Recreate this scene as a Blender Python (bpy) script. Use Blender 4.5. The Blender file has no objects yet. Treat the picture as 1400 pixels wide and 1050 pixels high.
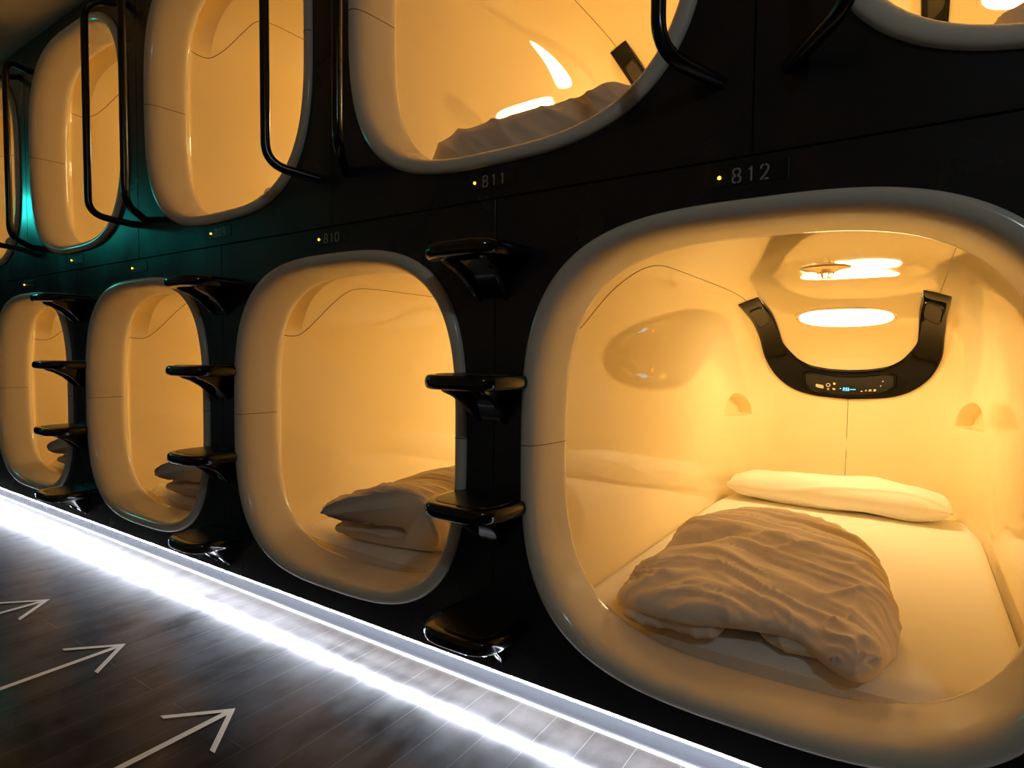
import bpy, bmesh, math, random
import numpy as np
from mathutils import Vector, Matrix

C = bpy.context.scene.collection
PI = math.pi
rnd = random.Random(7)

# ------------------------------------------------------------------ layout
PITCH = 1.165            # distance between capsules of one tier
OFF = 0.5769             # the upper tier is staggered by half a pitch
ZL = 0.65                # centre height of the lower tier
ZU = ZL + 1.1584         # centre height of the upper tier
CEIL = 2.377
GAP = 0.585              # steps stand between the lower capsules
WALL_BOTTOM = 0.085

# ------------------------------------------------------------------ helpers
def mat(name, col, rough=0.5, metal=0.0, spec=0.5, coat=0.0, emit=None, estr=0.0):
    m = bpy.data.materials.new(name); m.use_nodes = True
    b = m.node_tree.nodes['Principled BSDF']
    b.inputs['Base Color'].default_value = (*col, 1)
    b.inputs['Roughness'].default_value = rough
    b.inputs['Metallic'].default_value = metal
    b.inputs['Specular IOR Level'].default_value = spec
    b.inputs['Coat Weight'].default_value = coat
    b.inputs['Coat Roughness'].default_value = 0.05
    if emit:
        b.inputs['Emission Color'].default_value = (*emit, 1)
        b.inputs['Emission Strength'].default_value = estr
    return m

def nodes(m):
    nt = m.node_tree
    return nt, nt.nodes, nt.links, nt.nodes['Principled BSDF']

def add_bump(m, scale, strength, dist=0.01, detail=4, stretch=None):
    nt, N, Lk, b = nodes(m)
    tc = N.new('ShaderNodeTexCoord'); mp = N.new('ShaderNodeMapping')
    if stretch: mp.inputs['Scale'].default_value = stretch
    nz = N.new('ShaderNodeTexNoise'); nz.inputs['Scale'].default_value = scale
    nz.inputs['Detail'].default_value = detail
    bp = N.new('ShaderNodeBump'); bp.inputs['Strength'].default_value = strength
    bp.inputs['Distance'].default_value = dist
    Lk.new(tc.outputs['Object'], mp.inputs['Vector']); Lk.new(mp.outputs['Vector'], nz.inputs['Vector'])
    Lk.new(nz.outputs['Fac'], bp.inputs['Height']); Lk.new(bp.outputs['Normal'], b.inputs['Normal'])
    return nz

def vary_rough(m, scale, lo, hi, stretch=(1, 1, 1)):
    nt, N, Lk, b = nodes(m)
    tc = N.new('ShaderNodeTexCoord'); mp = N.new('ShaderNodeMapping')
    mp.inputs['Scale'].default_value = stretch
    nz = N.new('ShaderNodeTexNoise'); nz.inputs['Scale'].default_value = scale; nz.inputs['Detail'].default_value = 6
    mr = N.new('ShaderNodeMapRange')
    mr.inputs['From Min'].default_value = .3; mr.inputs['From Max'].default_value = .7
    mr.inputs['To Min'].default_value = lo; mr.inputs['To Max'].default_value = hi
    Lk.new(tc.outputs['Object'], mp.inputs['Vector']); Lk.new(mp.outputs['Vector'], nz.inputs['Vector'])
    Lk.new(nz.outputs['Fac'], mr.inputs['Value']); Lk.new(mr.outputs['Result'], b.inputs['Roughness'])

class MB:
    """collects vertices and faces of one mesh"""
    def __init__(s): s.v = []; s.f = []
    def add(s, vs, fs):
        o = len(s.v); s.v += [tuple(map(float, q)) for q in vs]; s.f += [tuple(i + o for i in f) for f in fs]; return s
    def grid(s, rows, close_u=False, close_v=False, flip=False):
        n, m = len(rows), len(rows[0]); fs = []
        for i in range(n if close_v else n - 1):
            for j in range(m if close_u else m - 1):
                a = (i * m + j, i * m + (j + 1) % m, ((i + 1) % n) * m + (j + 1) % m, ((i + 1) % n) * m + j)
                fs.append(a[::-1] if flip else a)
        return s.add([q for r in rows for q in r], fs)
    def tube(s, path, r, n=10, cap=True):
        P = [Vector(q) for q in path]; rows = []
        t0 = (P[1] - P[0]).normalized()
        up = Vector((0, 0, 1)) if abs(t0.z) < .9 else Vector((1, 0, 0))
        u = t0.cross(up).normalized()
        for i, q in enumerate(P):
            t = (P[min(i + 1, len(P) - 1)] - P[max(i - 1, 0)]).normalized()
            u = (u - t * u.dot(t)).normalized(); w = t.cross(u)
            rr = r[i] if isinstance(r, (list, tuple)) else r
            rows.append([q + (u * math.cos(a) + w * math.sin(a)) * rr for a in [2 * PI * k / n for k in range(n)]])
        o = len(s.v); s.grid(rows, close_u=True)
        if cap:
            s.f.append(tuple(o + k for k in range(n))[::-1]); s.f.append(tuple(o + (len(P) - 1) * n + k for k in range(n)))
        return s
    def box(s, lo, hi):
        x0, y0, z0 = lo; x1, y1, z1 = hi
        return s.add([(x0,y0,z0),(x1,y0,z0),(x1,y1,z0),(x0,y1,z0),(x0,y0,z1),(x1,y0,z1),(x1,y1,z1),(x0,y1,z1)],
                     [(0,3,2,1),(4,5,6,7),(0,1,5,4),(1,2,6,5),(2,3,7,6),(3,0,4,7)])
    def build(s, name, m, parent=None, loc=(0, 0, 0), smooth=True, fix=True, angle=40):
        me = bpy.data.meshes.new(name); me.from_pydata(s.v, [], s.f)
        if fix:
            bm = bmesh.new(); bm.from_mesh(me)
            bmesh.ops.remove_doubles(bm, verts=bm.verts, dist=1e-6)
            bmesh.ops.recalc_face_normals(bm, faces=bm.faces); bm.to_mesh(me); bm.free()
        me.materials.append(m)
        if smooth:
            me.shade_smooth() if hasattr(me, 'shade_smooth') else None
            if angle: me.set_sharp_from_angle(angle=math.radians(angle))
        o = bpy.data.objects.new(name, me); C.objects.link(o); o.location = loc
        if parent: o.parent = parent
        return o

def bevel(o, w, seg=3):
    md = o.modifiers.new('edge', 'BEVEL'); md.width = w; md.segments = seg; md.limit_method = 'ANGLE'
    return o

def tag(o, label=None, cat=None, group=None, kind=None):
    if label: o['label'] = label
    if cat: o['category'] = cat
    if group: o['group'] = group
    if kind: o['kind'] = kind
    return o

def empty(name, loc=(0, 0, 0)):
    o = bpy.data.objects.new(name, None); C.objects.link(o); o.location = loc; o.empty_display_size = .1
    return o

def copy_tree(o, parent=None):
    c = o.copy(); C.objects.link(c)
    if parent: c.parent = parent
    for ch in list(o.children): copy_tree(ch, c)
    return c

def catmull(pts, n=8, closed=False):
    P = [np.array(q, float) for q in pts]; out = []
    N = len(P)
    for i in range(N if closed else N - 1):
        if closed: a, b, c, d = P[i - 1], P[i], P[(i + 1) % N], P[(i + 2) % N]
        else: a, b, c, d = P[max(i - 1, 0)], P[i], P[i + 1], P[min(i + 2, N - 1)]
        for k in range(n):
            t = k / n
            out.append(.5 * (2 * b + (c - a) * t + (2 * a - 5 * b + 4 * c - d) * t * t + (3 * b - a - 3 * c + d) * t ** 3))
    if not closed: out.append(P[-1])
    return out

def fillet(path, r, n=8):
    out = [Vector(path[0])]
    for i in range(1, len(path) - 1):
        a, b, c = Vector(path[i - 1]), Vector(path[i]), Vector(path[i + 1])
        p, q = b + (a - b).normalized() * r, b + (c - b).normalized() * r
        for k in range(n + 1):
            t = k / n; out.append(p * (1 - t) ** 2 + b * 2 * t * (1 - t) + q * t * t)
    out.append(Vector(path[-1])); return out

def sstep(a, b, x):
    t = np.clip((x - a) / (b - a), 0, 1); return t * t * (3 - 2 * t)

# ------------------------------------------------------------------ materials
M = {}
M['shell'] = mat('cream gelcoat shell', (.90, .79, .515), .03, spec=.8)
add_bump(M['shell'], 2.2, .012, .02, 1)
M['rim'] = mat('cream gelcoat rim', (.76, .70, .585), .16, spec=.5)
M['seam'] = mat('shadow gap filler', (.16, .09, .035), .35)
M['black_wall'] = mat('black satin laminate', (.015, .0145, .0145), .3, spec=.42)
vary_rough(M['black_wall'], 5, .20, .30)
M['black_gloss'] = mat('black gloss lacquer', (.006, .005, .0045), .12, spec=.5)
M['black_tube'] = mat('black powder coated tube', (.006, .0055, .005), .2, spec=.5)
M['pad'] = mat('black ribbed tread pad', (.012, .010, .009), .34, spec=.45)
M['console'] = mat('piano black plastic', (.004, .0035, .003), .06, spec=.13)
M['grille'] = mat('dark perforated grille', (.02, .016, .010), .35)
nz = add_bump(M['grille'], 260, .6, .002, 0)
M['panel'] = mat('black glass display', (.003, .003, .003), .06, spec=.5)
M['lamp'] = mat('lit opal lamp cover', (.9, .85, .75), .3, emit=(1, .71, .33), estr=38)
M['lamp_trim'] = mat('ivory lamp trim', (.85, .76, .58), .25)
M['chrome'] = mat('satin brass sprinkler', (.75, .6, .36), .25, metal=1)
M['linen'] = mat('white cotton sheet', (.84, .82, .77), .85, spec=.2)
add_bump(M['linen'], 7, .28, .02, 4, (1, .45, 1))
M['duvet'] = mat('white cotton duvet cover', (.76, .68, .58), .85, spec=.2)
add_bump(M['duvet'], 600, .05, .001, 2)
M['digits'] = mat('grey printed digits', (.36, .34, .31), .5)
M['plate'] = mat('black acrylic plate', (.009, .0085, .0085), .28, spec=.42)
M['led_amber'] = mat('amber indicator', (1, .7, .1), .3, emit=(1, .50, .02), estr=9)
M['led_orange'] = mat('orange indicator', (1, .3, .05), .3, emit=(1, .16, .01), estr=9)
M['blue_text'] = mat('cyan display text', (.1, .6, .9), .3, emit=(.12, .62, 1), estr=4)
M['icon'] = mat('pale printed icon', (.75, .66, .5), .4)
M['sticker'] = mat('beige printed sticker', (.78, .62, .36), .5)
M['strip'] = mat('cool white light strip', (.9, .9, 1), .3, emit=(.80, .86, 1), estr=150)
M['kick'] = mat('grey lacquered kick board', (.034, .035, .038), .25)
M['arrow'] = mat('cream floor paint', (.90, .87, .72), .55)
M['ceiling'] = mat('matt beige ceiling paint', (.66, .60, .50), .8)
M['wall_left'] = mat('grey corridor wall', (.20, .20, .20), .6)

def floor_material():
    m = mat('dark polished plank floor', (.016, .013, .011), .42, spec=.07, coat=.5)
    nt, N, Lk, b = nodes(m)
    tc = N.new('ShaderNodeTexCoord')
    mp = N.new('ShaderNodeMapping'); mp.inputs['Rotation'].default_value = (0, 0, PI / 2)
    mp.inputs['Location'].default_value = (.14, .256, 0)
    Lk.new(tc.outputs['Object'], mp.inputs['Vector'])
    br = N.new('ShaderNodeTexBrick')
    br.inputs['Scale'].default_value = 1; br.inputs['Mortar Size'].default_value = .0006
    br.inputs['Brick Width'].default_value = .93; br.inputs['Row Height'].default_value = .100
    br.inputs['Mortar Smooth'].default_value = 0
    br.inputs['Color1'].default_value = (.015, .012, .010, 1); br.inputs['Color2'].default_value = (.020, .016, .013, 1)
    br.inputs['Mortar'].default_value = (.075, .07, .065, 1); br.offset = .37
    Lk.new(mp.outputs['Vector'], br.inputs['Vector'])
    # scuffs and cleaning smears
    n1 = N.new('ShaderNodeTexNoise'); n1.inputs['Scale'].default_value = 2.6; n1.inputs['Detail'].default_value = 8
    n1.inputs['Roughness'].default_value = .62; n1.inputs['Distortion'].default_value = .9
    m2 = N.new('ShaderNodeMapping'); m2.inputs['Rotation'].default_value = (0, 0, .7); m2.inputs['Scale'].default_value = (9, 4, 1)
    Lk.new(tc.outputs['Object'], m2.inputs['Vector']); Lk.new(tc.outputs['Object'], n1.inputs['Vector'])
    n2 = N.new('ShaderNodeTexNoise'); n2.inputs['Scale'].default_value = 1.6; n2.inputs['Detail'].default_value = 6
    Lk.new(m2.outputs['Vector'], n2.inputs['Vector'])
    av = N.new('ShaderNodeMath'); av.operation = 'MULTIPLY_ADD'; av.inputs[1].default_value = .45
    Lk.new(n2.outputs['Fac'], av.inputs[0])
    hf = N.new('ShaderNodeMath'); hf.operation = 'MULTIPLY'; hf.inputs[1].default_value = .55
    Lk.new(n1.outputs['Fac'], hf.inputs[0]); Lk.new(hf.outputs[0], av.inputs[2])
    def rng(lo, hi, a, z):
        mr = N.new('ShaderNodeMapRange'); mr.inputs['From Min'].default_value = lo; mr.inputs['From Max'].default_value = hi
        mr.inputs['To Min'].default_value = a; mr.inputs['To Max'].default_value = z; Lk.new(av.outputs[0], mr.inputs['Value']); return mr
    Lk.new(rng(.38, .62, .34, .46).outputs[0], b.inputs['Roughness'])
    Lk.new(rng(.36, .70, .006, .085).outputs[0], b.inputs['Specular IOR Level'])
    Lk.new(rng(.36, .64, .14, .21).outputs[0], b.inputs['Coat Roughness'])
    # worn polish: a paler film where scuffed
    mx = N.new('ShaderNodeMix'); mx.data_type = 'RGBA'
    Lk.new(rng(.44, .72, .02, .10).outputs[0], mx.inputs['Factor']); Lk.new(br.outputs['Color'], mx.inputs['A'])
    mx.inputs['B'].default_value = (.22, .21, .20, 1)
    Lk.new(mx.outputs['Result'], b.inputs['Base Color'])
    bp = N.new('ShaderNodeBump'); bp.inputs['Strength'].default_value = .06; bp.inputs['Distance'].default_value = .004
    Lk.new(n1.outputs['Fac'], bp.inputs['Height']); Lk.new(bp.outputs['Normal'], b.inputs['Normal'])
    return m
M['floor'] = floor_material()

# ------------------------------------------------------------------ capsule surface
LEN = 2.02
RN = 3.135
def gfun(y, yc, m):
    t = min(max((y - yc) / (LEN - yc), 0), 1); return max(1 - t ** m, 0) ** (1 / m)
def hx_(y): return .5 * gfun(y, 1.3, 3.6)
def hzt(y): return .485 * gfun(y, 1.0, 2.2)
NT = 3.8                 # squareness of the upper cross-section
def hzb(y): return .5 * gfun(y, 1.6, 4.0)
NB = 14                  # the bottom is almost flat with tight corners
def inside(x, y, z):
    a = hx_(y) + 1e-9
    if z >= 0: return (abs(x) / a) ** NT + (z / (hzt(y) + 1e-9)) ** NT < 1
    return (abs(x) / a) ** NB + (-z / (hzb(y) + 1e-9)) ** NB < 1
def back_y(x, z):
    """depth at which the shell closes at (x, z)"""
    lo, hi = .3, LEN
    for _ in range(40):
        m = (lo + hi) / 2
        if inside(x, m, z): lo = m
        else: hi = m
    return lo
def top_z(x, y):
    a = hx_(y); return hzt(y) * max(1 - (abs(x) / a) ** NT, 0) ** (1 / NT)
def gradF(x, y, z):
    e = 1e-4
    def F(x, y, z):
        a = hx_(y) + 1e-9
        return (abs(x) / a) ** NT + (z / (hzt(y) + 1e-9)) ** NT if z >= 0 else (abs(x) / a) ** NB + (-z / (hzb(y) + 1e-9)) ** NB
    g = Vector(((F(x+e,y,z)-F(x-e,y,z)), (F(x,y+e,z)-F(x,y-e,z)), (F(x,y,z+e)-F(x,y,z-e))))
    return -g.normalized()          # points into the room
NPHI = 288
PHI = [2 * PI * k / NPHI for k in range(NPHI)]
def rpol(c, s, a, b, n): return 1.0 / ((abs(c) / a) ** n + (abs(s) / b) ** n) ** (1 / n)

RIM = [(0, .004), (-.0005, -.004), (.001, -.009), (.005, -.013), (.012, -.0155), (.022, -.0145), (.030, -.009), (.0355, 0),
       (.039, .011), (.042, .025), (.0445, .045), (.0465, .068), (.048, .088), (.0492, .102), (.0497, .112), (.0490, .121),
       (.0465, .129), (.042, .136), (.035, .142), (.024, .147)]
def rim_rows():
    rows = []
    for w, y in RIM:
        rows.append([(math.cos(p) * r, y, math.sin(p) * r) for p in PHI for r in [rpol(math.cos(p), math.sin(p), .5 - w, .5 - w, RN)]])
    return rows

def shell_rows():
    ys = [.147, .152, .158, .165, .172, .18, .19, .20, .21, .22, .228, .234, .24, .2445, .247, .2495, .255, .26, .265, .27, .275, .28, .286, .293, .302, .315, .33, .35,
          .38, .42, .48, .55, .63, .72, .81, .9, .98, 1.06, 1.14, 1.22, 1.3, 1.37, 1.43, 1.48]
    for k in range(1, 42):
        h = 1 - (k / 42) ** 1.5
        y = 1.3 + (LEN - 1.3) * (1 - h ** 3.6) ** (1 / 3.6)
        if y > ys[-1] + .006: ys.append(y)
    ys = [y for y in ys if y < 2.0195] + [2.0195, 2.01995]
    rows = []
    for y in ys:
        row = []
        for p in PHI:
            c, s = math.cos(p), math.sin(p)
            a = hx_(y) + 1e-6
            r1 = rpol(c, s, a, (hzt(y) if s >= 0 else hzb(y)) + 1e-6, NT if s >= 0 else NB)
            if y < .2:
                r0 = rpol(c, s, .476, .476, RN)
                t = min((y - .147) / (.172 - .147), 1); t = t * (2 - t)
                r1 = r0 + (r1 - r0) * t
            # blind pocket above the opening: tapers to a point on each side
            ang = math.degrees(math.atan2(s, abs(c)))
            A = .085 * min(max((ang - 30.5) / 24, 0), 1) ** .75
            if A > 0:
                r1 += A * float(sstep(.150, .174, y)) * min(max((.247 - y) / .070, 0), 1)
            row.append((c * r1, y, s * r1))
        rows.append(row)
    return rows

def niche_displace(me):
    """arched nook in each rounded rear corner"""
    bm = bmesh.new(); bm.from_mesh(me)
    def reg(v): return .33 < abs(v.co.x) < .52 and 1.62 < v.co.y < 1.97 and -.11 < v.co.z < .085
    es = list({e for f in bm.faces if all(reg(v) for v in f.verts) for e in f.edges})
    bmesh.ops.subdivide_edges(bm, edges=es, cuts=5, use_grid_fill=True)
    for v in bm.verts:
        if not reg(v): continue
        sx = 1 if v.co.x > 0 else -1
        x = abs(v.co.x)
        # tangent coordinate along the corner in plan
        s = (v.co.y - 1.82) * .92 - (x - .452) * .39
        z = v.co.z + .066
        hgt = .108
        rr = math.sqrt((s / .105) ** 2 + (max(z, 0) / hgt) ** 2)
        m = (1 - float(sstep(.78, 1.0, rr))) * float(sstep(-.006, .004, z))
        if m > 0:
            v.co.x += sx * .045 * m; v.co.y += .035 * m
    bm.to_mesh(me); bm.free()

SEAM = [(-.474, .150, .279), (-.484, .172, .275), (-.4845, .20, .272), (-.483, .237, .276), (-.477, .271, .299), (-.462, .306, .338), (-.438, .331, .375), (-.408, .351, .410), (-.357, .372, .444),
        (-.336, .395, .452), (-.326, .44, .456), (-.323, .53, .457), (-.323, .782, .457), (-.324, 1.1, .456), (-.318, 1.36, .441)]
U_OUT = [(.352, 1.385, .424), (.353, 1.49, .400), (.350, 1.61, .371), (.349, 1.758, .305), (.346, 1.882, .215), (.310, 1.962, .130), (.240, 2.0, .066), (.147, 2.016, .034), (0, 2.02, .021)]
U_IN = [(.270, 1.365, .450), (.265, 1.49, .426), (.261, 1.60, .396), (.261, 1.763, .325), (.256, 1.84, .276), (.219, 1.915, .221), (.185, 1.940, .193), (.146, 1.957, .175), (.075, 1.967, .162), (0, 1.970, .158)]

def console_point(x, z):
    y = back_y(x, z); return Vector((x, y, z))

def build_console(parent):
    """the black U on the end wall, its arms running out onto the ceiling"""
    H = .013
    def even(tb, n=66):
        L = np.array(catmull([(q[0], q[2]) for q in tb], 10)); d = np.r_[0, np.cumsum(np.linalg.norm(np.diff(L, axis=0), axis=1))]
        t = np.linspace(0, d[-1], n); return list(np.stack([np.interp(t, d, L[:, 0]), np.interp(t, d, L[:, 1])], 1))
    o, i = even(U_OUT), even(U_IN)
    full = [(a, b) for a, b in zip(o, i)]
    full = full + [((-a[0], a[1]), (-b[0], b[1])) for a, b in full[-2::-1]]
    prof = [(0.0, -.002), (.0, .004), (.015, .0085), (.05, .0115), (.12, .0127), (.3, .013), (.5, .013), (.7, .013), (.88, .0127), (.95, .0115), (.985, .0085), (1, .004), (1, -.002)]
    rows = []; n = len(full)
    for k, (a, b) in enumerate(full):
        e = min(k, n - 1 - k)
        sc = 1.0
        row = []
        for t, h in prof:
            # round the tips
            pull = 0
            if e < 3:
                pull = (3 - e) / 3
                h = h * [.4, .85, .98][e]
            x, z = a[0] + (b[0] - a[0]) * t, a[1] + (b[1] - a[1]) * t
            q = console_point(x, z)
            row.append(q + gradF(*q) * h)
        rows.append(row)
    mb = MB(); mb.grid(rows)
    base = len(rows[0])
    mb.f.append(tuple(range(base))); mb.f.append(tuple((n - 1) * base + k for k in range(base)))
    con = mb.build('control_console', M['console'], parent, angle=60)
    def on(x, z, h):
        q = console_point(x, z); return q + gradF(*q) * h
    # centre line of the lower arc in (x, z)
    def mid(x):
        ax = abs(x)
        zo = np.interp(ax, [q[0] for q in U_OUT][::-1], [q[2] for q in U_OUT][::-1])
        zi = np.interp(ax, [q[0] for q in U_IN][::-1], [q[2] for q in U_IN][::-1])
        return zo, zi
    def arc_z(x): return .021 + .137 * .41 + .008 + .95 * x * x      # display follows the arc
    # display panel: a curved lozenge
    def loz(hw, hh, h, n=48):
        pts = []
        for k in range(n):
            a = 2 * PI * k / n; c, s = math.cos(a), math.sin(a)
            r = rpol(c, s, hw, hh, 5); x = c * r
            pts.append(on(x, arc_z(x) + s * r, h))
        return pts
    HW, HH = .178, .043
    ring = [loz(HW + .014, HH + .010, H - .002), loz(HW + .011, HH + .008, H + .0055), loz(HW + .007, HH + .005, H + .0065), loz(HW + .002, HH + .002, H + .0045), loz(HW, HH, H - .0005)]
    mb = MB(); mb.grid(ring, close_u=True); bz = mb.build('display_bezel', M['console'], con)
    rows = [loz(HW * f + 1e-4, HH * f + 1e-4, H + .0005) for f in (1.0, .8, .55, .3, .02)]
    mb = MB(); mb.grid(rows, close_u=True); mb.build('display_panel', M['panel'], con)
    def blob(name, m, x, dz, w, h, n=14, k=4, th=None):
        th = th or H + .0015; dz += .006
        pts = []; c0 = []
        for j in range(n):
            a = 2 * PI * j / n; c, s = math.cos(a), math.sin(a); r = rpol(c, s, w, h, k)
            pts.append((x + c * r, s * r))
        mb = MB(); up = [on(px, arc_z(px) + dz + pz, th) for px, pz in pts]
        lo = [on(px, arc_z(px) + dz + pz, th - .003) for px, pz in pts]
        mb.grid([lo, up], close_u=True); mb.f.append(tuple(range(n, 2 * n)))
        return mb.build(name, m, con, angle=30)
    tag(blob('label_sticker', M['sticker'], -.118, -.022, .017, .0085, 16, 8), 'beige sticker at the left of the display')
    # alarm dial: ring icon
    mb = MB(); rr = []
    for r, th in ((.0095, H + .0012), (.0095, H + .0025), (.0062, H + .0025), (.0062, H + .0012)):
        rr.append([on(-.082 + math.cos(a) * r, arc_z(-.082) - .002 + math.sin(a) * r, th) for a in [2 * PI * k / 20 for k in range(20)]])
    mb.grid(rr, close_u=True); mb.build('dial_button', M['icon'], con)
    blob('indicator_light', M['led_orange'], -.0565, .003, .0042, .0042, 14, 2, H + .003)
    for bx, bz, w, h in ((-.082, -.028, .005, .0035), (-.058, -.024, .006, .0045), (.055, -.030, .004, .003), (.072, -.028, .004, .003), (.088, -.029, .006, .005), (.106, -.031, .006, .005), (.129, -.014, .003, .003), (.137, .006, .003, .003)):
        blob('touch_button', M['icon'], bx, bz, w, h, 10, 3)
    # cyan readout: 233 and a row of small marks
    mb = MB()
    def stroke(x0, z0, x1, z1, r=.0008):
        mb.tube([on(x0, arc_z(x0) + z0 + .006, H + .002), on((x0 + x1) / 2, arc_z((x0 + x1) / 2) + (z0 + z1) / 2 + .006, H + .002), on(x1, arc_z(x1) + z1 + .006, H + .002)], r, 5)
    def seg(ch, x, z, w, h):
        S = {'2': 'abged', '3': 'abgcd', '-': 'g'}[ch]
        L = {'a': (0, h, w, h), 'b': (w, h, w, h / 2), 'c': (w, h / 2, w, 0), 'd': (0, 0, w, 0), 'e': (0, h / 2, 0, 0), 'g': (0, h / 2, w, h / 2)}
        for k in S: stroke(x + L[k][0], z + L[k][1], x + L[k][2], z + L[k][3])
    seg('-', -.034, -.024, .006, .012)
    for k, ch in enumerate('233'): seg(ch, -.020 + k * .0088, -.026, .0058, .013)
    for k in range(4): stroke(.0085 + k * .006, -.020, .0115 + k * .006, -.020, .0016)
    mb.build('readout_digits', M['blue_text'], con)
    # speaker grilles at the arm tips
    for s in (-1, 1):
        q = []
        def spk(u, v, h):
            # u along the arm from the tip, v across
            k = u * 8.5; k0 = min(int(k), len(o) - 2); f = k - k0
            a = o[k0] * (1 - f) + o[k0 + 1] * f; b = i[k0] * (1 - f) + i[k0 + 1] * f
            x, z = a[0] + (b[0] - a[0]) * v, a[1] + (b[1] - a[1]) * v
            return on(s * x, z, h)
        fr = []
        def loop(du, dv, h, n=32):
            r_ = []
            for k in range(n):
                a = 2 * PI * k / n; c, t = math.cos(a), math.sin(a); r = rpol(c, t, du, dv, 5)
                r_.append(spk(.60 + c * r, .5 + t * r, h))
            return r_
        mb = MB(); mb.grid([loop(.41, .37, H), loop(.40, .36, H + .0025), loop(.36, .31, H + .0025), loop(.35, .30, H + .0002)], close_u=True)
        sp = mb.build('speaker_frame', M['console'], con)
        mb = MB(); mb.grid([loop(.36 * f, .31 * f, H + .0006) for f in (1, .7, .4, .02)], close_u=True)
        mb.build('speaker_grille', M['grille'], con)
    return con

def build_lamp(parent):
    def ring(a, b, h, n=40):
        out = []
        for k in range(n):
            t = 2 * PI * k / n; c, s = math.cos(t), math.sin(t); r = rpol(c, s, a, b, 2.5)
            x, y = .006 + c * r, 1.668 + s * r
            q = Vector((x, y, top_z(x, y))); out.append(q + gradF(*q) * h)
        return out
    A, B = .172, .080
    mb = MB(); mb.grid([ring(A + .016, B + .014, -.001), ring(A + .015, B + .013, .005), ring(A + .006, B + .005, .008), ring(A, B, .006), ring(A, B, -.001)], close_u=True)
    tr = mb.build('reading_lamp', M['lamp_trim'], parent)
    mb = MB(); rows = [ring(A * f, B * f, .004 + .004 * (1 - f)) for f in (1, .75, .4, .01)]
    mb.grid(rows, close_u=True); c = mb.build('lamp_cover', M['lamp'], tr)
    for s in (-1, 1):
        mb = MB(); x, y = .006 + s * (A + .008), 1.668; q = Vector((x, y, top_z(x, y))); n = gradF(*q); mb.tube([q + n * .006, q + n * .0085, q + n * .009], [.003, .003, .001], 8)
        mb.build('screw', M['seam'], tr)
    return tr

def build_sprinkler(parent):
    x0, y0 = .018, .90; z0 = top_z(x0, y0)
    prof = [(.070, -.001), (.070, -.003), (.062, -.006), (.04, -.009), (.026, -.014), (.020, -.016)]
    mb = MB(); rows = [[(x0 + r * math.cos(a), y0 + r * math.sin(a), z0 + dz) for a in [2 * PI * k / 28 for k in range(28)]] for r, dz in prof]
    mb.grid(rows, close_u=True); mb.f.append(tuple(len(mb.v) - 28 + k for k in range(28)))
    e = mb.build('sprinkler_head', M['chrome'], parent)
    mb = MB()
    for k in range(6):
        a = 2 * PI * k / 6; mb.tube([(x0 + .024 * math.cos(a), y0 + .024 * math.sin(a), z0 - .012), (x0 + .018 * math.cos(a), y0 + .018 * math.sin(a), z0 - .024), (x0 + .013 * math.cos(a), y0 + .013 * math.sin(a), z0 - .031)], .002, 6)
    rows = [[(x0 + r * math.cos(a), y0 + r * math.sin(a), z0 + dz) for a in [2 * PI * k / 20 for k in range(20)]] for r, dz in ((.004, -.030), (.015, -.030), (.015, -.033), (.004, -.033))]
    mb.grid(rows, close_u=True, close_v=True)
    mb.build('spray_cage', M['chrome'], e)
    return e

def build_capsule():
    root = empty('sleeping_capsule')
    mb = MB(); mb.grid(rim_rows(), close_u=True); rim = mb.build('opening_rim', M['rim'], root, angle=None)
    for s in (-1, 1):
        mb = MB(); mb.tube([(s * (.5 - w - .0001), y, 0) for w, y in RIM[1:16]], .0011, 6); mb.build('rim_joint', M['seam'], rim)
    mb = MB(); rows = shell_rows(); mb.grid(rows, close_u=True)
    mb.f.append(tuple(len(mb.v) - NPHI + k for k in range(NPHI)))
    sh = mb.build('interior_shell', M['shell'], root, angle=None)
    niche_displace(sh.data)
    for pl in sh.data.polygons: pl.use_smooth = True
    for s in (-1, 1):
        mb = MB(); path = []
        for q in catmull(SEAM, 6):
            x, y, z = s * -q[0], q[1], q[2]
            if y > .36: z = top_z(x, y)
            elif y > .18: x = math.copysign(.5 * (1 - (z / hzt(y)) ** NT) ** (1 / NT), x)
            path.append((x, y, z))
        mb.tube(path, .0014, 6)
        mb.build('panel_joint', M['seam'], sh)
    mb = MB(); mb.tube([(0, back_y(0, z) + .0003, z) for z in np.linspace(.04, -.46, 24)], .0013, 6); mb.build('panel_joint', M['seam'], sh)
    build_lamp(root); build_console(root); build_sprinkler(root)
    return root

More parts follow.
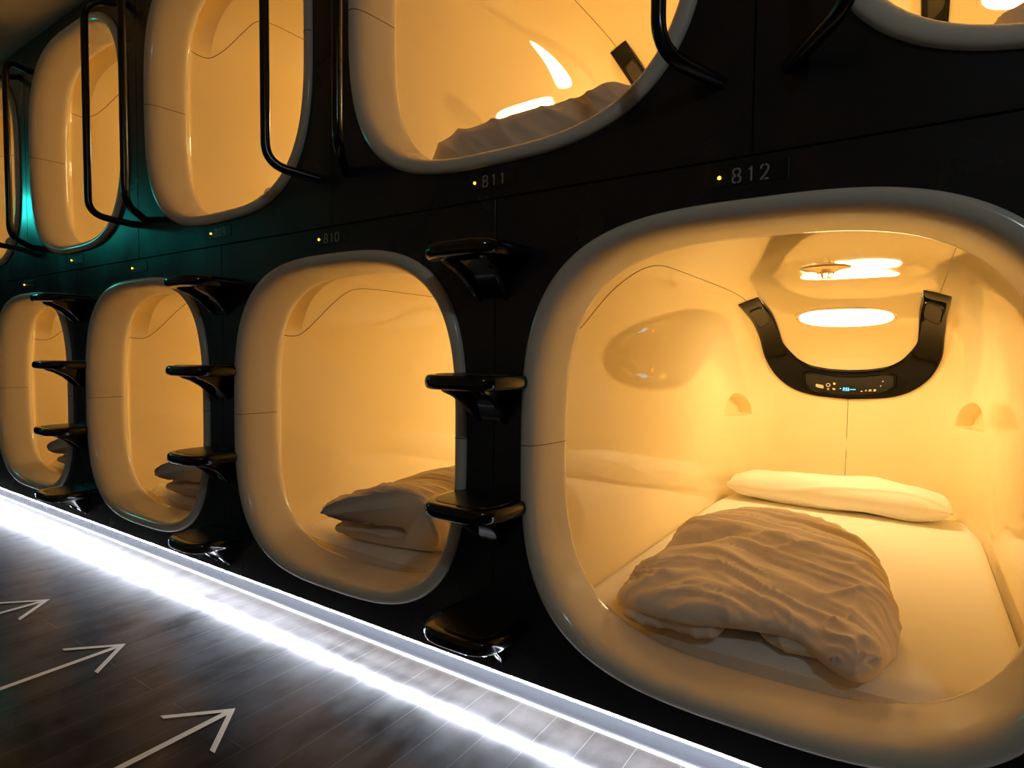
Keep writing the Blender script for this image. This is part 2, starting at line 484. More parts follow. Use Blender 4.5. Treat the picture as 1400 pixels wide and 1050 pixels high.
# ------------------------------------------------------------------ the setting
LOW = {k: (k * PITCH, ZL) for k in range(-2, 2)}
UPP = {k: (k * PITCH + OFF, ZU) for k in range(-3, 2)}
def build_wall():
    mb = MB(); zs = ZL + .5792
    def panel(x0, x1, z0, z1, hole=None):
        e = .0012; x0 += e; x1 -= e; z0 += e; z1 -= e
        if hole is None:
            mb.box((x0, 0, z0), (x1, .02, z1)); return
        hx, hz = hole; n = 144; inn = []; outr = []
        cor = [math.atan2(b - hz, a - hx) for a, b in ((x0, z0), (x1, z0), (x1, z1), (x0, z1))]
        angs = sorted([2 * PI * k / n - PI for k in range(n)] + cor)
        for a in angs:
            c, s = math.cos(a), math.sin(a); r = rpol(c, s, .49, .49, RN)
            inn.append((hx + c * r, hz + s * r))
            t = min([((x1 if c > 0 else x0) - hx) / c if abs(c) > 1e-9 else 1e9, ((z1 if s > 0 else z0) - hz) / s if abs(s) > 1e-9 else 1e9])
            outr.append((hx + c * t, hz + s * t))
        b = .0012
        def shr(q): return (min(max(q[0], x0 + b), x1 - b), min(max(q[1], z0 + b), z1 - b))
        rows = [[(x, .02, z) for x, z in inn], [(x, 0, z) for x, z in inn], [(*[shr(q)[0]], 0, shr(q)[1]) for q in outr],
                [(x, b, z) for x, z in outr], [(x, .02, z) for x, z in outr]]
        mb.grid(rows, close_u=True)
    for k in range(-6, 4):
        cx = k * PITCH
        panel(cx - PITCH / 2, cx + PITCH / 2, WALL_BOTTOM, zs, LOW.get(k))
        cu = k * PITCH + OFF
        panel(cu - PITCH / 2, cu + PITCH / 2, zs, CEIL, UPP.get(k))
    o = mb.build('wall_right', M['black_wall'], angle=25); tag(o, kind='structure'); return o
build_wall()
X0, X1, Y0 = -6.9, 4.3, -2.1
tag(MB().box((X0, Y0, -.05), (X1, 2.3, 0)).build('floor', M['floor'], smooth=False), kind='structure')
tag(MB().box((X0, Y0, CEIL + .001), (X1, 2.3, CEIL + .05)).build('ceiling', M['ceiling'], smooth=False), kind='structure')
tag(MB().box((X0, Y0 - .05, 0), (X1, Y0, CEIL)).build('wall_left', M['wall_left'], smooth=False), kind='structure')
tag(MB().box((X0, .052, 0), (X1, .06, WALL_BOTTOM + .01)).build('baseboard_right', M['kick'], smooth=False), kind='structure')

tag(MB().box((X0, .047, 0), (X1, .0525, .0045)).build('glint_trim', mat('white glint bead', (.8, .8, .8), .4), smooth=False), kind='structure')  # added white strip, stands in for the reflected bright line along the joint
# light strip under the wall
root = empty('light_strip', (0, 0, WALL_BOTTOM)); tag(root, 'cool white light strip running along the foot of the black wall', 'light strip')
mb = MB()
xs = np.arange(X0, X1 + .01, .35)
for a, b in zip(xs[:-1], xs[1:]):
    mb.add([(a, .004, -.006), (b, .004, -.006), (b, .024, -.006), (a, .024, -.006)], [(0, 3, 2, 1)])
    mb.add([(a, .004, -.006), (b, .004, -.006), (b, .004, -.003), (a, .004, -.003)], [(0, 1, 2, 3)])
mb.build('diffuser', M['strip'], root, smooth=False, fix=False)
MB().box((X0, .0045, -.0055), (X1, .027, -.0005)).build('mounting_profile', M['kick'], root, smooth=False)

# ------------------------------------------------------------------ capsules
proto = build_capsule()
lower_names = {1: 'big lower capsule under the number 812, nearest of the bottom row', 0: 'lower capsule just left of the nearest column of steps, under the dim 810',
               -1: 'narrow looking lower capsule between the middle and the farthest step columns', -2: 'farthest lower capsule at the left edge, behind the farthest steps'}
upper_names = {1: 'upper capsule cut off at the top right corner, only its lower rim in view', 0: 'wide upper capsule above the number 811, a duvet along its sill',
               -1: 'upper capsule above the 809 plate, black handle bar across its right side', -2: 'upper capsule behind the pair of full height black handle loops',
               -3: 'farthest upper capsule, a sliver at the left edge of the wall'}
first = True
for tbl, nm in ((LOW, lower_names), (UPP, upper_names)):
    for k, (x, z) in tbl.items():
        o = proto if first else copy_tree(proto); first = False
        o.location = (x, 0, z)
        tag(o, nm[k], 'capsule', 'sleeping capsules in the black wall')

# ------------------------------------------------------------------ bedding
MZ = -.432
def build_mattress():
    nu, nv = 40, 60; rows = []
    y0, y1 = .184, 1.78
    def edge(y): return .966 * hx_(y)
    vs = [0, .006, .015, .03] + list(np.linspace(.05, .96, nv)) + [.985, .997]
    for v in vs:
        y = y0 + (y1 - y0) * v; row = []
        hw = edge(y) - .006
        fr = min(v * (y1 - y0) / .05, 1); fz = -.04 * (1 - math.sqrt(max(1 - (1 - fr) ** 2, 0)))
        for j in range(nu + 1):
            u = -1 + 2 * j / nu; u = math.sin(u * PI / 2) * .35 + u * .65
            d = (1 - abs(u)) * hw; er = min(d / .030, 1)
            ez = -.020 * (1 - math.sqrt(max(1 - (1 - er) ** 2, 0)))
            # the front edge is pulled in towards the corners
            yy = y + .05 * abs(u) ** 3 * max(1 - v * 6, 0)
            row.append((u * hw, yy, MZ + fz + ez))
        k = .80; zb = -.484 if y < 1.6 else -.482 * hzb(y) / .5
        row = [(q[0], q[1], max(q[2], zb + .030)) for q in row]
        rows.append([(row[0][0] * k, row[0][1], zb)] + row + [(row[-1][0] * k, row[-1][1], zb)])
    rows = [[(q[0] * .82, q[1] + .002, -.484) for q in rows[0]]] + rows + [[(q[0] * .82, q[1], zb) for q in rows[-1]]]
    rows.append(list(rows[0]))
    mb = MB(); mb.grid(rows); return mb.build('mattress', M['linen'], angle=60)
matt = build_mattress()
where_l = {1: 'in the big capsule under the number 812', 0: 'in the lower capsule left of the nearest steps', -1: 'in the lower capsule between the two far step columns', -2: 'in the farthest lower capsule at the left edge'}
where_u = {1: 'in the top right corner capsule', 0: 'in the upper capsule above the number 811', -1: 'in the upper capsule above the 809 plate', -2: 'in the upper capsule behind the two handle loops', -3: 'in the farthest upper capsule at the left edge'}
first = True
for tbl, wh in ((LOW, where_l), (UPP, where_u)):
    for k, (x, z) in tbl.items():
        o = matt if first else matt.copy()
        if not first: C.objects.link(o)
        first = False
        o.location = (x, 0, z); tag(o, 'white sheeted mattress ' + wh[k], 'mattress', 'mattresses in the capsules')

# ------------------------------------------------------------------ steps
def build_step():
    root = empty('wall_step')
    hw, dp, th = .110, .165, .034
    out = []
    for k in range(41):
        a = PI + PI * k / 40; c, s = math.cos(a), math.sin(a); r = rpol(c, s, hw, dp, 3.9); out.append((c * r, s * r))
    def ring(ins, z):
        q = []
        for x, y in out:
            f = 1 - ins / math.hypot(x, y); q.append((x * f, min(y * f, 0), z))
        return q
    rows = []
    for k in range(11):
        a = -PI / 2 + PI * k / 10; rows.append(ring(.013 * (1 - abs(math.cos(a)) ** .8), th / 2 * math.copysign(abs(math.sin(a)) ** .92, a)))
    mb = MB(); mb.grid(rows)
    m = len(out); mb.f.append(tuple(range(m))); mb.f.append(tuple(10 * m + k for k in range(m))[::-1])
    mb.f.append(tuple([k * m for k in range(11)] + [k * m + m - 1 for k in range(10, -1, -1)]))
    tr = mb.build('tread', M['black_gloss'], root)
    mb = MB(); rr = [ring(.026, th / 2 - .001), ring(.027, th / 2 + .0012), ring(.03, th / 2 + .0016)]
    mb.grid(rr); mb.f.append(tuple(2 * m + k for k in range(m)))
    mb.build('tread_pad', M['pad'], tr)
    # bracket: two curved cheeks with a recessed web between
    top = -th / 2 + .002
    side = [(-.125, top), (-.112, top - .010), (-.085, top - .020), (-.055, top - .038), (-.032, top - .060), (-.015, top - .078), (0, top - .088), (0, top)]
    web = [(-.095, top), (-.075, top - .010), (-.045, top - .026), (-.022, top - .048), (-.010, top - .070), (0, top - .082), (0, top)]
    mb = MB()
    def ext(poly, x0, x1, tap):
        n = len(poly)
        def X(x, z): return x * (1 - tap * min(max((top - z) / .088, 0), 1))
        mb.add([(X(x0, z), y, z) for y, z in poly] + [(X(x1, z), y, z) for y, z in poly],
               [tuple(range(n))[::-1], tuple(range(n, 2 * n))] + [(i, (i + 1) % n, n + (i + 1) % n, n + i) for i in range(n)])
    ext(side, -.064, -.048, .3); ext(side, .048, .064, .3); ext(web, -.05, .05, .3)
    b = mb.build('bracket', M['black_gloss'], root, angle=30); bevel(b, .003, 2)
    return root
step = build_step()
cols = {0: 'nearest column of steps, right of the capsule with the folded duvet', -1: 'middle column of steps', -2: 'farthest column of steps, by the left edge'}
cols = {0: 'nearest step column', -1: 'middle step column', -2: 'farthest step column'}
order = {.44: 'top', .146: 'second from top', -.146: 'third from top', -.436: 'bottom'}
first = True
for k, cn in cols.items():
    for z, on_ in order.items():
        o = step if first else copy_tree(step); first = False
        o.location = (k * PITCH + GAP - .008, 0, ZL + z)
        tag(o, 'glossy black rounded wall step, %s in the %s' % (on_, cn), 'step', 'climbing steps on the black wall')

# ------------------------------------------------------------------ grab handles
def build_handle(s):
    bx = s * (.445 if s > 0 else .412)
    W0, B0, B1, W1 = (s * .525, .004, -.435), (bx, -.122, -.408), (bx, -.122, .408), (s * .525, .004, .435)
    mb = MB(); mb.tube(fillet([W0, B0, B1, W1], .062, 10), .0135, 14); return mb.build('grab_handle', M['black_tube'], angle=60)
hr, hl = build_handle(1), build_handle(-1)
seth = {(0, 1): 'black tubular grab handle over the right side of the capsule above 811', (0, -1): 'black tubular grab handle just left of the wide capsule above 811',
        (-1, 1): 'black tubular grab handle crossing the right part of the capsule above 809', (-1, -1): 'right one of the two black handle loops, just left of the capsule above 809',
        (-2, 1): 'left one of the two tall black handle loops, whole loop in view', (-2, -1): 'farther of the two black handle loops at the left edge of the wall',
        (-3, 1): 'nearer full loop handle at the left edge, in front of the last upper capsule', (1, -1): 'dim black handle end left of the top right corner capsule'}
seth[(-2, -1)] = 'right hand handle of the farthest pair, its arms reaching behind the capsule with two loops'
seth[(-3, 1)] = 'farthest upright handle bar, crossing the last upper capsule at the left edge'
used = set()
for (k, s), lb in seth.items():
    src = hr if s > 0 else hl
    o = src if s not in used else src.copy()
    if s in used: C.objects.link(o)
    used.add(s)
    o.location = (k * PITCH + OFF, 0, ZU); tag(o, lb, 'handle', 'grab handles beside the upper capsules')

# ------------------------------------------------------------------ number plates
GLY = {'8': [[(.5, 1), (.85, .93), (.95, .77), (.85, .6), (.6, .53)], [(.4, .53), (.15, .6), (.05, .77), (.15, .93), (.42, 1)], [(.6, .47), (.9, .4), (1, .22), (.88, .06), (.58, 0)], [(.42, 0), (.12, .06), (0, .22), (.1, .4), (.4, .47)]],
       '1': [[(.62, 0), (.62, .5), (.62, 1)], [(.30, .80), (.42, .88)]],
       '2': [[(.05, .72), (.12, .9), (.4, 1)], [(.58, 1), (.88, .9), (.95, .72), (.8, .5), (.4, .2), (.05, .02), (.3, .0)], [(.45, 0), (.7, 0), (1, 0)]],
       '0': [[(.42, 1), (.12, .9), (0, .65), (0, .35), (.12, .1), (.42, 0)], [(.58, 1), (.88, .9), (1, .65), (1, .35), (.88, .1), (.58, 0)]],
       '9': [[(.95, .72), (.85, .93), (.5, 1), (.15, .93), (.05, .72), (.15, .5), (.5, .43), (.85, .52)], [(.97, .66), (.97, .4), (.8, .1), (.6, .0)], [(.35, 0), (.25, .02)]]}
def build_plate(x, z, num, label):
    root = empty('number_plate', (x, 0, z)); tag(root, label, 'number plate', 'number plates on the black wall')
    b = MB().box((-.014, -.0012, -.018), (.121, .001, .018)).build('plate', M['plate'], root, smooth=False); bevel(b, .0006, 2)
    mb = MB(); rows = [[(r * math.cos(a), y, r * math.sin(a)) for a in [2 * PI * k / 12 for k in range(12)]] for r, y in ((.0032, -.001), (.0032, -.003), (.0024, -.004), (.0003, -.0045))]
    mb.grid(rows, close_u=True); mb.build('indicator_light', M['led_amber'], root)
    if num:
        for k, ch in enumerate(num):
            x0 = .024 + k * .0245; h, w = .026, .0145; mb = MB()
            for st in GLY[ch]:
                P = [(x0 + q[0] * w, q[1] * h - h / 2) for q in (catmull(st, 4) if len(st) > 2 else [np.array(p_, float) for p_ in st])]
                top = []; bot = []
                for i, q in enumerate(P):
                    a, c = P[max(i - 1, 0)], P[min(i + 1, len(P) - 1)]
                    d = Vector((c[0] - a[0], c[1] - a[1])).normalized(); nx, nz_ = -d.y * .0016, d.x * .0016
                    top.append((q[0] + nx, -.0016, q[1] + nz_)); bot.append((q[0] - nx, -.0016, q[1] - nz_))
                rows = [[(q[0], -.001, q[2]) for q in top], top, bot, [(q[0], -.001, q[2]) for q in bot]]
                mb.grid(rows)
            mb.build('digit', M['digits'], root, smooth=False)
nl = {1: ('812', 'black plate reading 812 with a bright amber light above the big capsule'), 0: ('810', 'dim black plate reading 810 above the lower capsule with the folded duvet'),
      -1: ('', 'plate with an amber light above the narrow lower capsule between far steps'), -2: ('', 'plate with a tiny amber light above the farthest lower capsule')}
nu_ = {0: ('811', 'black plate reading 811 with an amber light under the wide upper capsule'), -1: ('809', 'outlined plate reading 809 in the teal reflection'),
       -2: ('', 'plate with an amber light under the upper capsule behind two handle loops')}
for k, (s, lb) in nl.items(): build_plate(k * PITCH - .0622, ZL + .5461, s, lb)
for k, (s, lb) in nu_.items(): build_plate(k * PITCH + OFF - .0566, ZL + .6241, s, lb)

# ------------------------------------------------------------------ arrows on the floor
def build_arrow(x, label):
    mb = MB(); w = .0082; h = .0008; tip = -.372
    def poly(pts): n = len(pts); mb.add([(a, b, 0.0001) for a, b in pts] + [(a, b, h) for a, b in pts], [tuple(range(n, 2 * n))] + [(i, (i + 1) % n, n + (i + 1) % n, n + i) for i in range(n)])
    k = w * 1.45
    pts = [(0, tip), (.116, -.490), (.116 - 2.1 * w, -.490 - .001), (.010, tip - .028), (w, tip - .031), (w, -.80), (-w, -.80), (-w, tip - .031), (-.010, tip - .028), (-.116 + 2.1 * w, -.491), (-.116, -.490)]
    poly(pts)
    o = mb.build('floor_arrow', M['arrow'], loc=(x, 0, 0), smooth=False)
    tag(o, label, 'arrow', 'painted arrows on the floor')
build_arrow(.09, 'large cream arrow painted on the floor, nearest of three, at the bottom edge')
build_arrow(-.474, 'cream arrow painted on the floor, middle one of the three')
build_arrow(-1.032, 'cream arrow painted on the floor, farthest, cut by the left edge')

# ------------------------------------------------------------------ soft bedding
TAB = np.random.RandomState(5).rand(256, 256)
def vnoise(u, v):
    i, j = np.floor(u).astype(int), np.floor(v).astype(int); f, g = u - i, v - j
    f = f * f * (3 - 2 * f); g = g * g * (3 - 2 * g)
    T = lambda a, b: TAB[a % 256, b % 256]
    return (T(i, j) * (1 - f) + T(i + 1, j) * f) * (1 - g) + (T(i, j + 1) * (1 - f) + T(i + 1, j + 1) * f) * g
def ridge(u, v): return 1 - np.abs(2 * vnoise(u, v) - 1)
def resample(loop, n):
    L = np.array(loop); Q = np.vstack([L, L[:1]])
    d = np.r_[0, np.cumsum(np.linalg.norm(np.diff(Q, axis=0), axis=1))]; t = np.linspace(0, d[-1], n + 1)[:-1]
    return np.stack([np.interp(t, d, Q[:, k]) for k in range(2)], 1)
def relax(R, it):
    for _ in range(it):
        S = R.copy(); S[1:-1] = (R[:-2] + 2 * R[1:-1] + R[2:]) / 4
        R = (np.roll(S, 1, 1) + 2 * S + np.roll(S, -1, 1)) / 4
    return R
def smooth_table(tb, x):
    """monotone table blurred a little so outlines stay round"""
    xs = [q[0] for q in tb]; ys = [q[1] for q in tb]
    return float(np.mean([np.interp(x + e, xs, ys) for e in (-.018, -.009, 0, .009, .018)]))

def crumpled_duvet(nr=210, nc=200):
    """sections across x of the thrown together duvet: overhanging front lip, high back"""
    YF = [(-.365, .27), (-.345, .20), (-.30, .155), (-.24, .13), (-.14, .125), (-.07, .165), (0, .190), (.06, .205), (.09, .195), (.13, .165), (.17, .135), (.205, .155), (.228, .24), (.245, .36)]
    YB = [(-.365, .33), (-.345, .42), (-.33, .58), (-.28, .77), (-.2, .87), (-.05, .91), (.08, .91), (.14, .83), (.19, .68), (.222, .54), (.245, .40)]
    H = [(-.365, .03), (-.345, .055), (-.325, .085), (-.295, .135), (-.25, .165), (-.15, .178), (0, .176), (.1, .162), (.16, .14), (.2, .115), (.23, .075), (.245, .03)]
    G = [(-.365, .004), (-.32, .020), (-.25, .032), (-.15, .036), (-.05, .034), (.03, .032), (.08, .026), (.11, .008), (.2, 0), (.245, 0)]
    rows = []
    u = np.linspace(0, 1, nr); xs = -.365 + .61 * (.65 * u + .35 * (.5 - .5 * np.cos(u * PI)))
    for x in xs:
        yf, yb, h, g = (smooth_table(t, x) for t in (YF, YB, H, G))
        w = yb - yf; lip = min(.052, h * .6)
        pts = [(yf + .015, g + .004), (yf - .004, g + lip * .35), (yf, g + lip * .8), (yf + .10 * w, g * .6 + lip + (h - lip) * .22), (yf + .28 * w, lip + (h - lip) * .60 + g * .3),
               (yf + .5 * w, lip + (h - lip) * .88), (yf + .7 * w, h), (yf + .86 * w, h * .88), (yf + .97 * w, h * .55), (yf + w, h * .25), (yf + .96 * w, .004), (yf + .6 * w, .002), (yf + .30 * w, .002), (yf + .14 * w, g * .8 + .003)]
        L = resample(catmull(pts, 8, True), nc); rows.append(np.c_[np.full(nc, x), L])
    return relax(np.array(rows), 6)

def folded_duvet(nr=110, nc=220):
    """doubled over: the fold lies to the right, two layers open to the left"""
    def section(v, y, erode):
        sh = .10 * v
        up = [(-.30 + .03 * v, .085), (-.27, .110), (-.18, .152 + .03 * v), (-.05, .198 + .045 * v), (.08, .224 + .045 * v), (.17, .214 + .035 * v), (.232, .172), (.255, .110), (.240, .050), (.18, .012), (.05, .003),
              (-.08, .003), (-.19, .006), (-.240, .026), (-.225, .054), (-.15, .064), (-.03, .064), (.06, .064), (.098, .070), (.05, .084), (-.08, .082), (-.2, .078), (-.27, .070)]
        L = resample(catmull(up, 6, True), nc)
        if erode > 0:
            for _ in range(3):
                t = np.roll(L, -2, 0) - np.roll(L, 2, 0); n = np.stack([t[:, 1], -t[:, 0]], 1); n /= np.linalg.norm(n, axis=1, keepdims=True) + 1e-9
                L = L + n * erode / 3                      # the outline runs clockwise: this moves it inwards
                for _ in range(4): L = (np.roll(L, 1, 0) + 2 * L + np.roll(L, -1, 0)) / 4
        # the two layers do not end on one line
        yy = y + (.030 * np.clip((L[:, 1] - .07) / .05, -1, 1) * -1 + .02 * np.sin(9 * L[:, 0])) * (1 - v)
        return np.c_[L[:, 0] + sh, yy, np.maximum(L[:, 1], .002)]
    rows = []; ER = .016
    for k in range(9):
        a = PI / 2 * k / 9; rows.append(section(0, .23 - .040 * math.cos(a), ER * (1 - math.sin(a))))
    for i in range(nr): v = i / (nr - 1); rows.append(section(v, .23 + .45 * v, 0))
    for k in range(1, 9):
        a = PI / 2 * k / 9; rows.append(section(1, .68 + .040 * math.sin(a), ER * (1 - math.cos(a))))
    return relax(np.array(rows), 3)

def long_duvet(nr=170, nc=130):
    HH = [(-.42, .02), (-.405, .075), (-.38, .125), (-.34, .146), (-.28, .143), (-.2, .146), (-.1, .150), (0, .155), (.08, .170), (.16, .182), (.2, .180), (.25, .162), (.32, .142), (.38, .10), (.42, .03)]
    rows = []
    for i in range(nr):
        x = -.42 + .84 * i / (nr - 1); h = smooth_table(HH, x)
        yf = .190 + .02 * (abs(x) / .42) ** 3 + .012 * math.sin(9 * x); w = .24 * min(1, h / .1)
        yb = yf + w
        pts = [(yf + .03 * w, .004), (yf - .004, h * .3), (yf + .06 * w, h * .65), (yf + .22 * w, h * .92), (yf + .45 * w, h), (yf + .7 * w, h * .93), (yf + .92 * w, h * .65), (yf + w, h * .3), (yf + .94 * w, .003), (yf + .5 * w, .002)]
        L = resample(catmull(pts, 8, True), nc); rows.append(np.c_[np.full(nc, x), L])
    return relax(np.array(rows), 4)

def pillow_rows(nr=130, nc=110):
    rows = []
    for i in range(nr):
        u = -1 + 2 * i / (nr - 1); a = abs(u)
        hw = .135 * (1 - .10 * a ** 6); th = .065 * max(1 - a ** 5, 0) ** .55 + .004; pts = []
        for k in range(96):
            t = 2 * PI * k / 96; c, s = math.cos(t), math.sin(t)
            pts.append((hw * math.copysign(abs(c) ** .75, c), th * s))
        L = resample(np.array(pts), nc)
        rows.append(np.c_[np.full(nc, .415 * u), L[:, 0], L[:, 1] + .065 + .004 * math.sin(4 * u + .6)])
    return relax(np.array(rows), 2)

def soft(name, W, m, folds):
    du = np.gradient(W, axis=0); dv = np.roll(W, -1, 1) - np.roll(W, 1, 1)
    n = np.cross(du, dv); n /= np.linalg.norm(n, axis=2, keepdims=True) + 1e-12
    if ((W - W.mean((0, 1))) * n).sum() < 0: n = -n
    W = W + n * folds(W, n)[:, :, None]
    W[:, :, 2] = np.maximum(W[:, :, 2], .0015)
    nr, nc, _ = W.shape
    mb = MB(); mb.grid([list(map(tuple, r)) for r in W], close_u=True)
    mb.f.append(tuple(range(nc))[::-1]); mb.f.append(tuple((nr - 1) * nc + k for k in range(nc)))
    o = mb.build(name, m, angle=None)
    for pl in o.data.polygons: pl.use_smooth = True
    return o
def lumps(W, sc, amp): return amp * (vnoise(W[..., 0] * sc + 31, W[..., 1] * sc + W[..., 2] * sc * .7 + 17) - .5) * 2
def folds_a(W, n):
    x, y, z = W[..., 0], W[..., 1], W[..., 2]
    up = np.clip(n[..., 2] * 1.2 + .5, 0, 1) * np.clip(z / .035, 0, 1) * np.clip((x + .365) / .04, .1, 1)
    wx = x + .05 * (vnoise(x * 7 + 3, y * 7 + 1) - .5) + .016 * (vnoise(x * 21 + 8, y * 21) - .5)
    wy = y + .06 * (vnoise(x * 6 + 13, y * 6 + 5) - .5) + .016 * (vnoise(x * 19, y * 19 + 40) - .5)
    psi = np.sqrt((wx + .05) ** 2 * .5 + (wy - .02) ** 2) + .10 * wx; an = np.arctan2(wy - .02, (wx + .05) * .7)
    amp = .55 + .9 * vnoise(x * 5 + 50, y * 5 + 20)
    d = .013 * (ridge(psi / .085, an * .9 + 4) ** 1.3 - .5)
    d += amp * .0085 * (ridge(psi / .043 + 9, an * 1.3) ** 2.2 - .33)
    d -= amp * .0050 * (ridge(psi / .030 + 19, an * 1.8 + 7) ** 5 - .16)
    d += amp * .0022 * (ridge(psi / .016 + 2, an * 3.2) ** 2 - .33)
    # diagonal cross folds, sparse
    q2 = .75 * wy - .66 * wx
    d += .006 * np.clip(vnoise(x * 6 + 70, y * 6 + 9) - .45, 0, 1) * 3 * (ridge(q2 / .05 + 3, (wx + wy) * 4) ** 2.5 - .3)
    # gathers that run into the two front corners
    for cx, cy, am, k in ((.185, .15, .013, 2.6), (-.35, .27, .010, 3.0)):
        rr = np.sqrt((x - cx) ** 2 + (y - cy) ** 2) + 1e-6; aa = np.arctan2(y - cy, x - cx) + 1.5 * (vnoise(x * 14, y * 14) - .5)
        w_ = np.exp(-(rr / .13) ** 2) * np.clip(rr / .02, 0, 1)
        d = d * (1 - .7 * w_) + w_ * am * 1.25 * (ridge(aa * k + 5, rr * 5) ** 2.4 - .3)
    # the front left tuft is a lower layer: a crease parts it from the mound
    cr = (y - (.42 + .42 * (x + .34)) + .02 * (vnoise(x * 14, y * 0 + 3) - .5)) / .024
    d = d - .030 * np.exp(-cr ** 2) * np.clip((-.10 - x) / .12, 0, 1) * np.clip((n[..., 2] + .3) * 2, 0, 1)
    # a flat seam runs along the far crest
    cs = (y - (.70 - .25 * x)) / .006
    d = d + .0035 * np.exp(-cs ** 2) * np.clip((x + .22) / .05, 0, 1)
    return (1.35 * d + lumps(W, 8, .011)) * up
def folds_b(W, n):
    x, y, z = W[..., 0], W[..., 1], W[..., 2]
    up = np.clip(z / .03, 0, 1)
    q = y + .25 * (z - .1) + .05 * (vnoise(x * 7, z * 9 + y * 5) - .5)
    d = .009 * (ridge(q / .06, x * 3 + z * 3) ** 1.4 - .45) + .006 * (ridge(q / .03 + 7, x * 4 + z * 5) ** 2.2 - .33) - .004 * (ridge(q / .022 + 17, x * 5 + z * 5) ** 5 - .16)
    # puckers along the open front end
    e = np.exp(-((y - .20) / .05) ** 2)
    d = d + e * .007 * (ridge(x / .045 + .4 * z / .05, z * 9) ** 2 - .33)
    return (d + lumps(W, 9, .008)) * up
def folds_c(W, n):
    x, y, z = W[..., 0], W[..., 1], W[..., 2]
    up = np.clip(z / .03, 0, 1)
    q = x + 1.1 * z + .3 * y + .03 * vnoise(x * 8, z * 9)
    return up * (.013 * (ridge(q / .11, z * 5) ** 1.6 - .45) + .005 * (ridge(q / .045 + 5, z * 7) ** 1.5 - .45) + lumps(W, 8, .008))
def folds_p(W, n):
    x, y, z = W[..., 0], W[..., 1], W[..., 2]
    e = np.clip((np.abs(x) - .22) / .15, 0, 1)
    f = np.exp(-((y + .118 - .02 * np.sin(6 * x)) / .006) ** 2)        # stitched flange along the front
    return .007 * e * (ridge(y / .035 + x * 3, x * 4) ** 2 - .33) + .004 * (ridge(x / .09 + y * 5 + .5 * vnoise(x * 9, y * 9), y * 9) ** 2 - .33) + lumps(W, 7, .007) + .006 * f
def put(o, tier, k, dx, dy, rz, label, cat, group, sc=1.0):
    x, z = tier[k]; o.location = (x + dx, dy, z + MZ); o.rotation_euler = (0, 0, rz); o.scale = (sc, sc, sc)
    tag(o, label, cat, group); return o
GD = 'white duvets in the capsules'
dA = put(soft('duvet', crumpled_duvet(), M['duvet'], folds_a), LOW, 1, 0, 0, 0, 'crumpled white duvet at the front of the big capsule under 812', 'duvet', GD)
dB = put(soft('duvet', folded_duvet(), M['duvet'], folds_b), LOW, 0, 0, 0, 0, 'folded white duvet in the lower capsule left of the nearest steps', 'duvet', GD)
def lower_fold(x0, x1, yf, depth, h, seed):
    """an under layer of the same cover showing below the front lip"""
    rows = []; nr, nc = 70, 60
    for i in range(nr):
        u = -1 + 2 * i / (nr - 1); f = max(1 - abs(u) ** 4, 0) ** .35 + .02
        x = (x0 + x1) / 2 + u * (x1 - x0) / 2; cy = yf + depth / 2 + .012 * math.sin(3 * u + seed)
        pts = [(cy + depth / 2 * f * math.copysign(abs(math.cos(a)) ** .7, math.cos(a)), h * .52 * (1 + f * math.sin(a))) for a in [2 * PI * k / 64 for k in range(64)]]
        rows.append(np.c_[np.full(nc, x), resample(np.array(pts), nc)])
    def fo(W, n):
        q = W[..., 0] + .6 * W[..., 2] + .02 * vnoise(W[..., 0] * 20 + seed, W[..., 1] * 20)
        return (.006 * (ridge(q / .045 + seed, W[..., 1] * 6) ** 2 - .33) + lumps(W, 16, .003)) * np.clip(W[..., 2] / .012, 0, 1)
    o = soft('lower_fold', relax(np.array(rows), 2), M['duvet'], fo); o.parent = dA
lower_fold(-.315, -.085, .142, .17, .050, 1)
lower_fold(-.02, .165, .205, .16, .046, 5)
def dup(o):
    c = o.copy(); C.objects.link(c); return c
put(dup(dB), LOW, -1, .05, -.0, .06, 'folded white duvet in the lower capsule between the two far step columns', 'duvet', GD)
put(dup(dB), LOW, -2, .05, .0, .1, 'tiny looking folded duvet in the farthest lower capsule', 'duvet', GD)
dC = put(soft('duvet', long_duvet(), M['duvet'], folds_c), UPP, 0, .0, -.02, 0, 'long low duvet along the sill of the upper capsule above 811', 'duvet', GD)
t = put(dup(dC), UPP, 1, .09, .03, 0, 'corner of a duvet in the top right corner capsule', 'duvet', GD); t.scale = (.8, .9, .95)
t = put(dup(dC), UPP, -1, .08, .06, 0, 'just the tip of a duvet peeping over the sill of the capsule above 809', 'duvet', GD); t.scale = (.6, .8, .85)
put(dup(dB), UPP, -3, .0, 0, 0, 'duvet corner in the farthest upper capsule', 'duvet', GD)
pl = put(soft('pillow', pillow_rows(), M['linen'], folds_p), LOW, 1, -.02, 1.735, -.02, 'long white pillow at the head of the big capsule under 812', 'pillow', 'white pillows', 1.0)
put(dup(pl), LOW, 0, 0, 1.75, .0, 'white pillow edge behind the folded duvet, left of the nearest steps', 'pillow', 'white pillows')


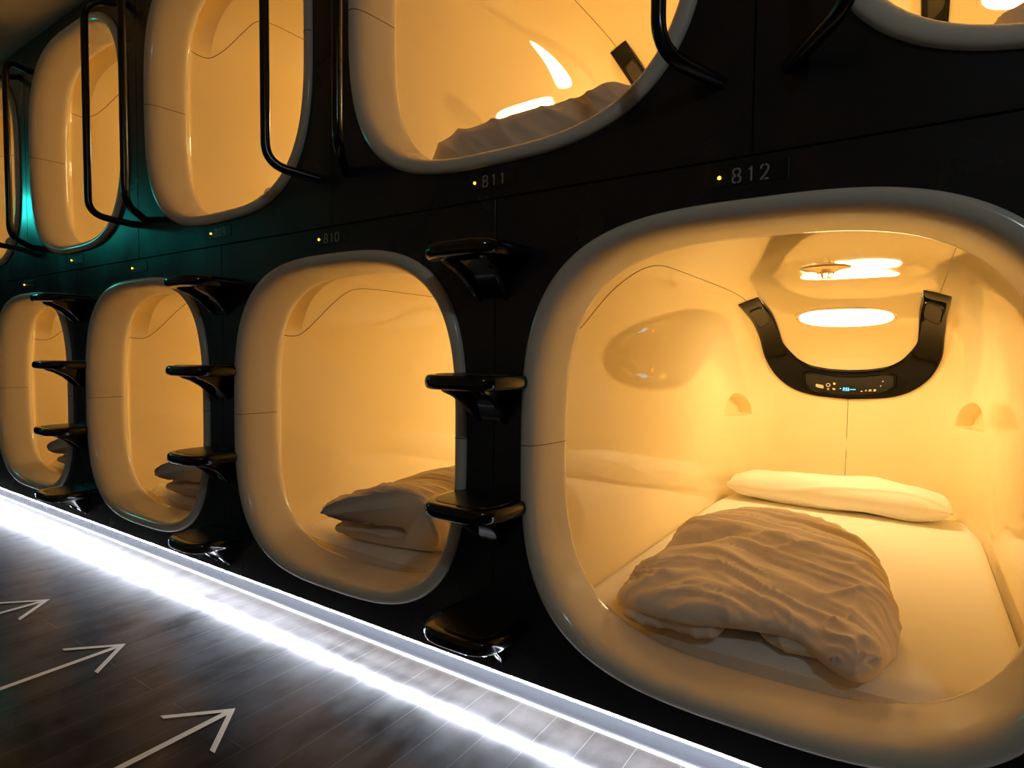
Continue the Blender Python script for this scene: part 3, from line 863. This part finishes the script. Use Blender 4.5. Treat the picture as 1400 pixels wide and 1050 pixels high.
# ------------------------------------------------------------------ lights of the corridor
def area(name, loc, target, sx, sy, power, col):
    l = bpy.data.lights.new(name, 'AREA'); l.shape = 'RECTANGLE'; l.size = sx; l.size_y = sy; l.energy = power; l.color = col
    o = bpy.data.objects.new(name, l); C.objects.link(o); o.location = loc
    d = Vector(target) - Vector(loc); o.rotation_euler = d.to_track_quat('-Z', 'Y').to_euler(); return o
area('exit_sign_light', (-5.3, -1.0, 2.15), (0, -.6, 1.2), .34, .20, 5.5, (.03, .85, .72))
area('corridor_downlight', (2.6, -1.75, 2.34), (1.6, -.6, .6), .10, .10, 5, (.72, .92, 1))

w = bpy.data.worlds.new('World'); bpy.context.scene.world = w; w.use_nodes = True
w.node_tree.nodes['Background'].inputs['Color'].default_value = (.004, .004, .005, 1)
w.node_tree.nodes['Background'].inputs['Strength'].default_value = 1

# ------------------------------------------------------------------ camera
F_PX, YAW, PITCHA, ROLL = 820.233, .5925, .0465, .0103
CX, CY, CZ = 1.4237, -1.1727, ZL + .2062
cam = bpy.data.cameras.new('camera'); co = bpy.data.objects.new('camera', cam); C.objects.link(co)
cam.sensor_fit = 'HORIZONTAL'; cam.sensor_width = 36; cam.lens = F_PX / 1400 * 36; cam.clip_start = .02
Fv = Vector((-math.sin(YAW) * math.cos(PITCHA), math.cos(YAW) * math.cos(PITCHA), -math.sin(PITCHA)))
R = Fv.cross(Vector((0, 0, 1))).normalized(); U = R.cross(Fv)
c, s = math.cos(ROLL), math.sin(ROLL); R2 = R * c + U * s; U2 = U * c - R * s
m = Matrix((R2, U2, -Fv)).transposed().to_4x4(); m.translation = (CX, CY, CZ); co.matrix_world = m
sc = bpy.context.scene; sc.camera = co
sc.view_settings.view_transform = 'Standard'; sc.view_settings.look = 'None'; sc.view_settings.gamma = 1
sc.view_settings.use_curve_mapping = False; sc.view_settings.exposure = 0
sc.cycles.max_bounces = 20; sc.cycles.diffuse_bounces = 16; sc.cycles.glossy_bounces = 6
sc.cycles.use_denoising = True; sc.cycles.sample_clamp_indirect = 6
sc.cycles.caustics_reflective = False
